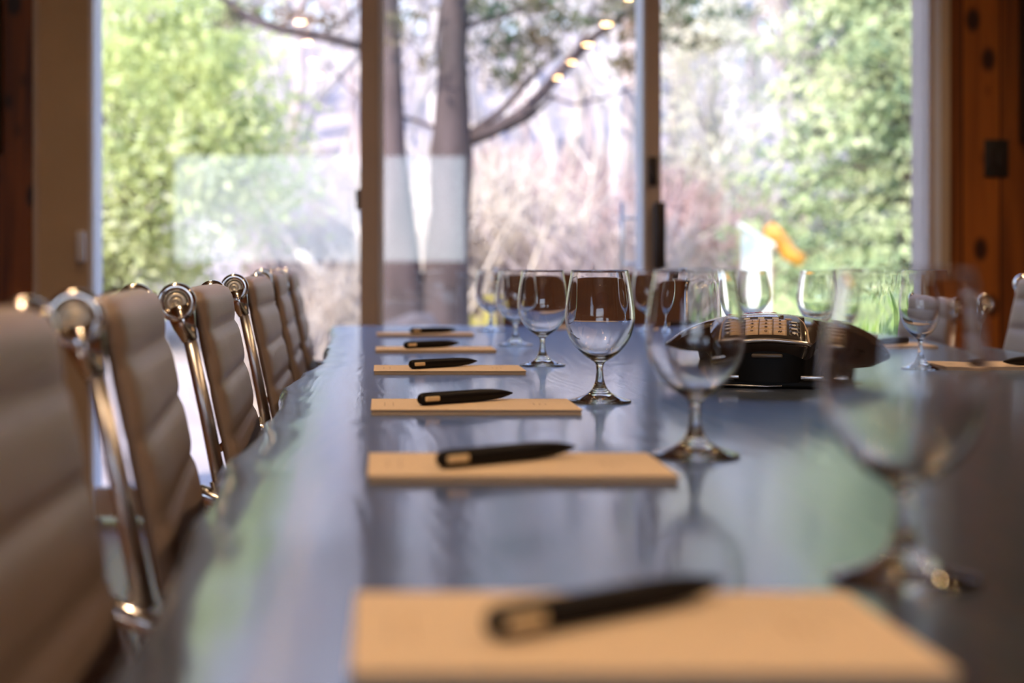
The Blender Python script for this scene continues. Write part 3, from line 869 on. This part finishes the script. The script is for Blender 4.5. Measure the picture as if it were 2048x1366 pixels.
    for r_, row in enumerate(('123', '456', '789', '*0#')):
        for c, ch in enumerate(row):
            text(ch, -.0188 + c * .0172, -.084 - r_ * .0142, .0085, 'key_digit', 'phone_legend_dark', pn)
    lg = text('AVAYA', -.010, -.024, .0135, 'logo', 'phone_red', root)
    # grey indicator pill on the black front
    m = MB(); m.box((-.019, -.1535, .0385), (.019, -.1405, .0440), .0022); m.build('indicator', 'phone_screen', root); 
    # base tray, silver strips, feet
    MB().box((-.062, -.135, .0005), (.072, .06, .0105), .003).build('base_tray', 'phone_body', root)
    for (a, b_) in ((-.060, -.034), (-.018, .002), (.040, .068)):
        MB().box((a, -.1385, .012), (b_, -.133, .0165), .001).build('silver_strip', 'phone_silver', root)
    MB().tube([(-.062, -.137, .004), (0, -.139, .003), (.10, -.11, .006)], .0012, 8).build('silver_line', 'phone_silver', root)
    for a in arms[1:]:
        MB().lathe([(0, 0), (.014, 0), (.018, .020), (.030, .036), (0, .036)], 24, 'Z', (.085 * math.cos(a), .085 * math.sin(a), 0)).build('foot', 'dark_rubber', root)
phone()

# ------------------------------------------------------------------ outdoors
def ground_z(x, y):
    a = -.12
    if y > 8:
        t = min(1, (y - 8) / 18); a += 1.15 * t * t * (3 - 2 * t)
    if y > 24:
        t = (y - 24); a += .0034 * min(t, 51) ** 2 + .045 * t
    if y > 75: a -= .002 * (y - 75) ** 2
    a += .10 * math.sin(x * .35 + y * .21) * min(1, max(0, (y - 8) / 10))
    return a
def ground_mesh(x0, x1, y0, y1, nx, ny, lift=0.0, spread=0.0):
    m = MB(); vs, fs = [], []
    for j in range(ny + 1):
        t = j / ny; y = y0 + (y1 - y0) * t ** 1.5
        for i in range(nx + 1):
            u = i / nx; x = (x0 + (x1 - x0) * u) + spread * (u - .5) * t ** 1.5
            vs.append((x, y, ground_z(x, y) + lift))
    for j in range(ny):
        for i in range(nx):
            a = j * (nx + 1) + i; fs.append((a, a + 1, a + nx + 2, a + nx + 1))
    m.add(vs, fs); return m
g = ground_mesh(-14, 18, 5.95, 150, 60, 90, spread=110).build('ground', 'ground', fix=False); g['kind'] = 'structure'
def lawn_mesh():
    m = MB(); vs, fs = [], []
    ny, nx = 40, 20
    for j in range(ny + 1):
        y = 7.0 + 25 * j / ny
        for i in range(nx + 1):
            xa = (1330 - 765) * y / F + .3 * math.sin(y * .9); xb = xa + 2.0 + y * .32
            x = xa + (xb - xa) * i / nx; vs.append((x, y, ground_z(x, y) + .03))
    for j in range(ny):
        for i in range(nx):
            a = j * (nx + 1) + i; fs.append((a, a + 1, a + nx + 2, a + nx + 1))
    m.add(vs, fs); return m
lw = lawn_mesh().build('lawn', 'lawn_grass', fix=False); tag(lw, 'bright green grass lawn outside beyond the right glass door', 'lawn', kind='stuff')

def quads(cent, size, rng, up_bias=0.0, aspect=1.0):
    """leaf cards: cent Nx3, size N"""
    N = len(cent)
    d = rng.normal(size=(N, 3)); d /= np.linalg.norm(d, axis=1)[:, None]
    e = rng.normal(size=(N, 3)); e -= (e * d).sum(1)[:, None] * d; e /= np.linalg.norm(e, axis=1)[:, None]
    s = size[:, None]
    v = np.empty((N, 4, 3))
    v[:, 0] = cent - d * s; v[:, 1] = cent + e * s * .5 * aspect; v[:, 2] = cent + d * s; v[:, 3] = cent - e * s * .5 * aspect
    return v.reshape(-1, 3)
def leaves_obj(name, verts, m, parent):
    N = len(verts) // 4
    me = bpy.data.meshes.new(name)
    me.vertices.add(len(verts)); me.vertices.foreach_set('co', verts.astype(np.float32).ravel())
    me.loops.add(N * 4); me.loops.foreach_set('vertex_index', np.arange(N * 4, dtype=np.int32))
    me.polygons.add(N); me.polygons.foreach_set('loop_start', np.arange(0, N * 4, 4, dtype=np.int32))
    me.update(calc_edges=True); me.validate()
    me.materials.append(MATS[m])
    o = bpy.data.objects.new(name, me); SC.collection.objects.link(o); o.parent = parent
    return o

def leafy_tree(name, loc, h, crown_c, crown_r, n_clump, n_leaf, leaf, m, bark, label, cat='tree', group=None, trunk_r=.09, seed=1, clump_r=.35, flat=.8):
    rng = np.random.default_rng(seed)
    root = empty(name, loc, label=label, cat=cat, group=group)
    cc = np.array(crown_c)
    # clump centres on and in the crown ellipsoid
    d = rng.normal(size=(n_clump, 3)); d /= np.linalg.norm(d, axis=1)[:, None]
    rad = rng.uniform(.35, 1.0, n_clump) ** .6
    C = cc + d * rad[:, None] * np.array(crown_r)
    C = C[C[:, 2] > .15]
    vs = []
    t = MB(); t.tube([(0, 0, 0), (.02, .02, crown_c[2] * .5), (crown_c[0] * .6, crown_c[1] * .6, crown_c[2])], [trunk_r, trunk_r * .8, trunk_r * .35], 8)
    for c in C[: 40]:
        b0 = Vector((crown_c[0] * .3, crown_c[1] * .3, max(.3, c[2] * .55))); t.tube([b0, (b0 + Vector(c)) / 2 + Vector((0, 0, .1)), Vector(c)], [trunk_r * .35, trunk_r * .2, trunk_r * .08], 5)
    t.build('trunk', bark, root)
    for c in C:
        k = int(n_leaf * rng.uniform(.6, 1.4))
        p = c + rng.normal(size=(k, 3)) * clump_r * np.array([1, 1, flat])
        vs.append(p)
    p = np.concatenate(vs)
    leaves_obj('foliage', quads(p, rng.uniform(.6, 1.3, len(p)) * leaf, rng), m, root)
    return root

# big yellow-green tree left
gz = ground_z(-2.2, 14)
leafy_tree('leafy_tree', (-2.3, 14, gz), 5, (.0, 0, 1.70), (1.5, 1.3, 1.60), 150, 150, .045, 'leaf_green', 'pine_bark',
           'large yellow-green leafy tree filling the left glass door', trunk_r=.12, seed=4, clump_r=.22)
# pale yellow tree at the right pane's left side
leafy_tree('leafy_tree', (4.75, 23, ground_z(4.75, 23)), 5, (0, 0, 2.4), (.75, .8, 1.9), 46, 60, .06, 'leaf_yellow', 'pale_bark',
           'slender pale yellow tree behind the right glass door, left of the evergreen', trunk_r=.08, seed=9, clump_r=.26)

# conifer right: whorls of drooping branches
def conifer(name, loc, h, rb, n, m, label, seed, low=.15):
    rng = np.random.default_rng(seed); rr = random.Random(seed)
    root = empty(name, loc, label=label, cat='tree')
    t = MB(); t.tube([(0, 0, 0), (0, 0, h)], [.16, .02], 10)
    P = []
    for i in range(n):
        z = h * (low + (.98 - low) * (i / n)); r = rb * (1 - z / h) ** .6 * rr.uniform(.72, 1.12) + .12
        a = i * 2.399 + rr.uniform(-.3, .3)
        dirv = Vector((math.cos(a), math.sin(a), 0))
        pts = []
        for k in range(6):
            u = k / 5; pts.append(Vector((0, 0, z)) + dirv * r * u + Vector((0, 0, .12 * r * math.sin(u * 2.2) - .38 * r * u * u)))
        t.tube(pts, [.03, .025, .02, .014, .009, .004], 5)
        for k in range(1, 6):
            u = k / 5
            w_ = .06 + .22 * math.sin(min(1, u) * PI * .75)
            cnt = 85
            c = np.array(pts[k])
            side = np.array(dirv.cross(Vector((0, 0, 1))))
            q = c + side * rng.normal(size=(cnt, 1)) * w_ + np.array(dirv) * rng.normal(size=(cnt, 1)) * .16 * r / 1.2 + rng.normal(size=(cnt, 3)) * .035
            q[:, 2] -= rng.uniform(0, .11, cnt)
            P.append(q)
    t.build('trunk', 'pine_bark', root)
    p = np.concatenate(P)
    leaves_obj('foliage', quads(p, rng.uniform(.6, 1.2, len(p)) * .052, rng, aspect=.8), m, root)
conifer('conifer', (4.5, 13.5, ground_z(4.5, 13.5) - .1), 4.9, 1.85, 50, 'leaf_conifer', 'large sunlit green conifer with drooping boughs behind the right glass door', 5)
conifer('conifer', (5.7, 17, ground_z(5.7, 17)), 5.6, 1.75, 60, 'leaf_gap_shade', 'conifer behind the large sunlit one at the right, leaves painted dark as shade between its boughs', 6)

# twin-stemmed pine close outside
def pine():
    D = 10.5
    P = lambda px, py, dd=0: at(px, py, D + dd)
    gz = ground_z(.2, D)
    root = empty('twin_pine', (at(850, 600, D).x, D, gz), label='twin-stemmed brown pine with a long limb, outside the middle glass door', cat='tree')
    rr = random.Random(5)
    o = Vector(root.location)
    m = MB()
    A = [(835, 830, .30), (815, 660, .20), (800, 560, .15), (792, 420, .115), (786, 300, .085), (782, 150, .075), (778, 0, .068), (770, -500, .045), (765, -1100, .02)]
    B = [(860, 830, .30), (880, 660, .20), (892, 560, .155), (900, 420, .132), (903, 300, .142), (902, 255, .118), (904, 130, .092), (908, 0, .088), (915, -500, .06), (920, -1200, .02)]
    for S in (A, B):
        m.tube([P(a, b) - o for a, b, r in S], [r for a, b, r in S], 20)
    m.build('stem', 'pine_bark', root)
    br = [
        [(915, 285, .055), (985, 262, .046), (1045, 228, .042), (1090, 180, .038), (1135, 128, .036), (1190, 72, .028), (1270, 15, .02), (1400, -90, .01)],
        [(930, 275, .03), (1000, 225, .024), (1040, 180, .022), (1085, 130, .018), (1120, 100, .012)],
        [(1010, 262, .014), (1060, 235, .016), (1110, 190, .012)],
        [(1095, 190, .012), (1150, 210, .010), (1210, 195, .009), (1290, 165, .006)],
        [(890, 262, .018), (868, 255, .016), (830, 240, .013), (790, 232, .010), (700, 180, .008), (650, 120, .006)],
        [(900, 60, .02), (1010, 30, .018), (1120, -5, .012)],
        [(780, 60, .035), (720, 92, .034), (640, 72, .036), (560, 58, .032), (500, 38, .028), (440, -8, .024), (330, -90, .01)],
        [(640, 72, .016), (690, 40, .014), (745, -10, .012)],
        [(560, 58, .013), (600, 20, .012), (640, -20, .01)],
        [(910, 220, .022), (880, 150, .014), (872, 90, .01), (880, 10, .01)],
        [(935, 270, .02), (935, 200, .014), (930, 120, .012), (936, 20, .01)],
        [(1135, 128, .012), (1175, 60, .01), (1190, 0, .008)],
    ]
    for k, b in enumerate(br):
        pts = [P(x, y, (.05 + .10 * k % .3) * (i / len(b))) - o for i, (x, y, r) in enumerate(b)]
        MB().tube(pts, [r for *_, r in b], 8).build('limb', 'pine_bark', root)
    rng = np.random.default_rng(12)
    Q = []
    for (x, y, sx, sy, cnt) in ((985, 20, 45, 25, 500), (1015, 140, 14, 10, 90), (1100, 40, 60, 22, 420), (1050, 85, 45, 18, 260), (840, 115, 28, 14, 150), (1000, 100, 20, 22, 120), (830, 40, 25, 25, 140), (1390, 35, 40, 30, 420), (1340, 10, 50, 25, 300),
                                 (1220, 10, 40, 16, 160), (520, 40, 35, 14, 160), (1260, 130, 10, 8, 40), (620, 30, 60, 20, 120)):
        for _ in range(max(3, cnt // 40)):
            c = at(x + rr.gauss(0, sx), y + rr.gauss(0, sy), D + rr.uniform(-.3, .5)) - o
            Q.append(np.array(c) + rng.normal(size=(40, 3)) * np.array([.07, .07, .03]))
    q = np.concatenate(Q)
    leaves_obj('needles', quads(q, rng.uniform(.5, 1.1, len(q)) * .05, rng, aspect=.5), 'needles', root)
pine()

# bare trees on the hillside
def bare_tree_mesh(seed, h, spread):
    rr = random.Random(seed); m = MB()
    def grow(p, d, L, r, lev):
        pts = [p]; q = p
        for k in range(3):
            d = (d + Vector((rr.gauss(0, .10), rr.gauss(0, .10), .06))).normalized(); q = q + d * L / 3; pts.append(q)
        m.tube(pts, [r, r * .85, r * .7, r * .5], 5 if lev < 2 else 3, cap=False)
        if lev < 3:
            for k in range(5 if lev == 0 else 4):
                u = rr.uniform(.3, 1); a = rr.uniform(0, 2 * PI)
                i = min(2, int(u * 3)); s = pts[i].lerp(pts[i + 1], u * 3 - i)
                nd = (d + Vector((math.cos(a), math.sin(a), .25)) * spread).normalized()
                grow(s, nd, L * rr.uniform(.45, .65), r * .5, lev + 1)
    grow(Vector((0, 0, 0)), Vector((0, 0, 1)), h, h * .022, 0)
    return m
protos = []
for k, (h, s, mm) in enumerate(((6, .7, 'pale_bark'), (7, .55, 'pink_bark'), (5, .9, 'pale_bark'), (5.5, .7, 'twig_tan'))):
    protos.append(bare_tree_mesh(20 + k, h, s).build('bare_tree', mm, fix=False))
rr = random.Random(31)
cnt = 0
for i in range(110):
    D = 18 + 52 * rr.random() ** .8
    x = rr.uniform((150 - 765) * D / F, (1900 - 765) * D / F)
    px = x * F / D + 765
    if D < 26 and px > 1300: continue
    o = protos[i % 4] if cnt < 4 and i < 4 else protos[rr.randrange(4)].copy()
    if not (cnt < 4 and i < 4): SC.collection.objects.link(o)
    cnt += 1
    o.location = (x, D, ground_z(x, D) - .05); s = rr.uniform(.7, 1.25); o.scale = (s, s, s); o.rotation_euler = (0, 0, rr.uniform(0, 6.28))
    tag(o, 'bare pale leafless tree in the blurred woods on the hillside', 'tree', 'bare trees on the hillside')
# understorey brush
def brush_mesh(seed, h, n):
    rr = random.Random(seed); m = MB()
    for k in range(n):
        a = rr.uniform(0, 2 * PI); le = rr.uniform(.1, .75); L = h * rr.uniform(.6, 1.1)
        p0 = Vector((rr.gauss(0, .18 * h), rr.gauss(0, .18 * h), 0)); d = Vector((math.cos(a) * le, math.sin(a) * le, 1)).normalized()
        p1 = p0 + d * L * .5; p2 = p1 + (d + Vector((rr.gauss(0, .2), rr.gauss(0, .2), -.1))).normalized() * L * .5
        m.tube([p0, p1, p2], [.012 * h, .009 * h, .004 * h], 3, cap=False)
        for _ in range(3):
            e = p0.lerp(p2, rr.uniform(.4, .9)); m.tube([e, e + Vector((rr.gauss(0, .15), rr.gauss(0, .15), .18)) * h], [.006 * h, .003 * h], 3, cap=False)
    return m
bp = {c: brush_mesh(50 + k, 1.0, 150).build('brush', c, fix=False) for k, c in enumerate(('twig_tan', 'twig_red', 'pink_bark'))}
used = set()
def bush(c, x, y, s, label, group=None):
    o = bp[c] if c not in used else bp[c].copy()
    if c in used: SC.collection.objects.link(o)
    used.add(c)
    o.location = (x, y, ground_z(x, y) - .03); o.scale = (s, s, s); o.rotation_euler = (0, 0, rr.uniform(0, 6.28))
    tag(o, label, 'shrub', group)
for i in range(46):
    D = rr.uniform(13, 34); px = rr.uniform(560, 1380); x = (px - 765) * D / F
    bush(rr.choice(('twig_tan', 'twig_red', 'pink_bark', 'pink_bark')), x, D, rr.uniform(.8, 1.9), 'leafless twiggy shrub in the woods beyond the glass doors', 'twiggy shrubs in the woods')
bush('twig_red', (1370 - 765) * 15 / F, 15, 1.7, 'reddish leafless shrub just right of the middle door stile')
bush('twig_tan', (650 - 765) * 11.5 / F, 11.5, 1.0, 'tan leafless brush outside, in front of the brown cabin')
bush('twig_tan', (560 - 765) * 10 / F, 10, .8, 'tan leafless brush outside, behind the far end of the chair row')

# cabin seen left of the first mullion
def cabin():
    D = 30; c = at(668, 541, D); gz = ground_z(c.x, D)
    r = empty('cabin', (c.x, D, gz), rz=.25, label='small brown gabled cabin in the woods, left of the middle mullion', cat='cabin')
    zt = at(0, 452, D).z - gz; ze = at(0, 520, D).z - gz; w_ = .62
    m = MB(); m.add([(-w_, 0, 0), (w_, 0, 0), (w_, 0, ze), (0, 0, zt), (-w_, 0, ze), (-w_, 2.2, 0), (w_, 2.2, 0), (w_, 2.2, ze), (0, 2.2, zt), (-w_, 2.2, ze)],
                    [(0, 1, 2, 3, 4), (9, 8, 7, 6, 5), (0, 4, 9, 5), (1, 6, 7, 2), (4, 3, 8, 9), (3, 2, 7, 8), (0, 5, 6, 1)])
    m.build('wall', 'cabin_wood', r, smooth=False)
    m = MB()
    for s in (-1, 1):
        a = Vector((0, -.12, zt + .07)); b_ = Vector((s * (w_ + .18), -.12, ze - .12))
        q = [a, b_, b_ + Vector((0, 2.5, 0)), a + Vector((0, 2.5, 0))]
        m.add([*q, *[v - Vector((0, 0, .08)) for v in q]], [(0, 1, 2, 3), (7, 6, 5, 4), (0, 4, 5, 1), (1, 5, 6, 2), (2, 6, 7, 3), (3, 7, 4, 0)])
    m.build('roof', 'cabin_roof', r, smooth=False)
    MB().box((-.22, -.05, ze - .12), (.02, -.005, ze + .22)).build('gable_panel', 'cabin_orange', r, smooth=False)
    MB().box((.05, -.05, ze - .45), (.28, -.004, ze + .05)).build('window', 'cabin_glass', r, smooth=False)
cabin()
# white hutch and orange slide on the lawn
D = 11.5; c = at(1512, 541, D); gz = ground_z(c.x, D)
r = empty('garden_hutch', (c.x, D, gz), rz=-.2, label='small white slant-roofed garden hutch on the lawn', cat='hutch')
zb, zt = at(0, 530, D).z - gz, at(0, 455, D).z - gz
m = MB(); m.add([(-.10, 0, .0), (0.10, 0, .0), (0.10, 0, zt - .11), (-.09, 0, zt), (-.10, .3, .0), (.10, .3, .0), (.10, .3, zt - .11), (-.09, .3, zt)],
                [(0, 1, 2, 3), (7, 6, 5, 4), (0, 4, 5, 1), (1, 5, 6, 2), (2, 6, 7, 3), (3, 7, 4, 0)])
m.build('body', 'white_paint', r, smooth=False)
m = MB(); m.add([(.13, -.03, zt - .145), (-.12, -.03, zt + .01), (-.12, .33, zt + .01), (.13, .33, zt - .145), (.13, -.03, zt - .115), (-.12, -.03, zt + .04), (-.12, .33, zt + .04), (.13, .33, zt - .115)],
                [(3, 2, 1, 0), (4, 5, 6, 7), (0, 1, 5, 4), (1, 2, 6, 5), (2, 3, 7, 6), (3, 0, 4, 7)])
m.build('roof', 'white_paint', r, smooth=False)
D = 11.9; p0, p1 = at(1535, 452, D), at(1588, 520, D)
r = empty('orange_slide', (p1.x, D, ground_z(p1.x, D)), label='orange sloping slide beside the white garden hutch', cat='slide')
o = Vector(r.location)
MB().tube([p0 - o, p0.lerp(p1, .4) - o + Vector((0, 0, .02)), p0.lerp(p1, .8) - o, p1 - o + Vector((.06, 0, -.01))], [.05, .06, .06, .055], 10).build('chute', 'orange_plastic', r)
MB().tube([p0 - o, Vector((p0.x - o.x, 0, 0))], .03, 8).build('post', 'orange_plastic', r)
# pale fallen log, boulders at the pine's foot
D = 12; lg = MB().tube([at(596, 505, D), at(640, 548, D), at(668, 590, D), at(690, 660, D)], [.035, .05, .055, .06], 10).build('fallen_log', 'pale_log')
tag(lg, 'pale bare log leaning in the brush before the cabin', 'log')
# spiky plants and yellow shrub
def spiky(name, x, y, s, label, seed, m='leaf_blade', n=420):
    rng = random.Random(seed); root = empty(name, (x, y, ground_z(x, y)), label=label, cat='plant')
    b_ = MB()
    for k in range(n):
        a = rng.uniform(0, 2 * PI); le = rng.uniform(.1, .9); L = s * rng.uniform(.5, 1.0)
        p0 = Vector((rng.gauss(0, .22 * s), rng.gauss(0, .2 * s), rng.uniform(0, .25 * s)))
        d = Vector((math.cos(a) * le, math.sin(a) * le, 1)).normalized()
        p1 = p0 + d * L * .6; p2 = p1 + (d + Vector((0, 0, -.9))).normalized() * L * .4
        w_ = Vector((-math.sin(a), math.cos(a), 0)) * .014 * s
        b_.add([p0 - w_, p0 + w_, p1 + w_ * 1.3, p1 - w_ * 1.3, p2], [(0, 1, 2, 3), (3, 2, 4)])
    b_.build('foliage', m, root, fix=False)
spiky('spiky_plant', at(1765, 0, 8.2).x, 8.2, .80, 'bright green long-leaved shrub outside at the lower right', 1)
spiky('spiky_plant', at(1800, 0, 9.2).x, 9.2, .95, 'taller green shrub behind the long-leaved one outside', 2)
spiky('yellow_shrub', at(960, 0, 13).x, 13, .62, 'small yellow shrub beside the pine trunks', 3, 'bloom_yellow', 90)
for k, (px, D, s) in enumerate(((790, 9.9, .36), (905, 10.0, .34), (850, 9.7, .3))):
    bm = bmesh.new(); bmesh.ops.create_icosphere(bm, subdivisions=3, radius=1)
    rg = random.Random(k + 70); ph = [rg.uniform(0, 6) for _ in range(3)]
    for v in bm.verts:
        v.co *= 1 + .16 * math.sin(3 * v.co.x + ph[0]) * math.sin(2.5 * v.co.y + ph[1]) + .08 * math.sin(6 * v.co.z + ph[2])
        v.co = Vector((v.co.x * s, v.co.y * s * .8, max(-.5, v.co.z) * s * 1.7))
    me = bpy.data.meshes.new('boulder'); bm.to_mesh(me); bm.free(); me.materials.append(MATS['rock'])
    o = bpy.data.objects.new('boulder', me); SC.collection.objects.link(o)
    o.location = ((px - 765) * D / F, D, ground_z(0, D) + .2 * s)
    tag(o, ['dark grey boulder left of the pine stems outside', 'dark grey boulder right of the pine stems outside', 'smaller dark boulder between the pine stems outside'][k], 'rock')
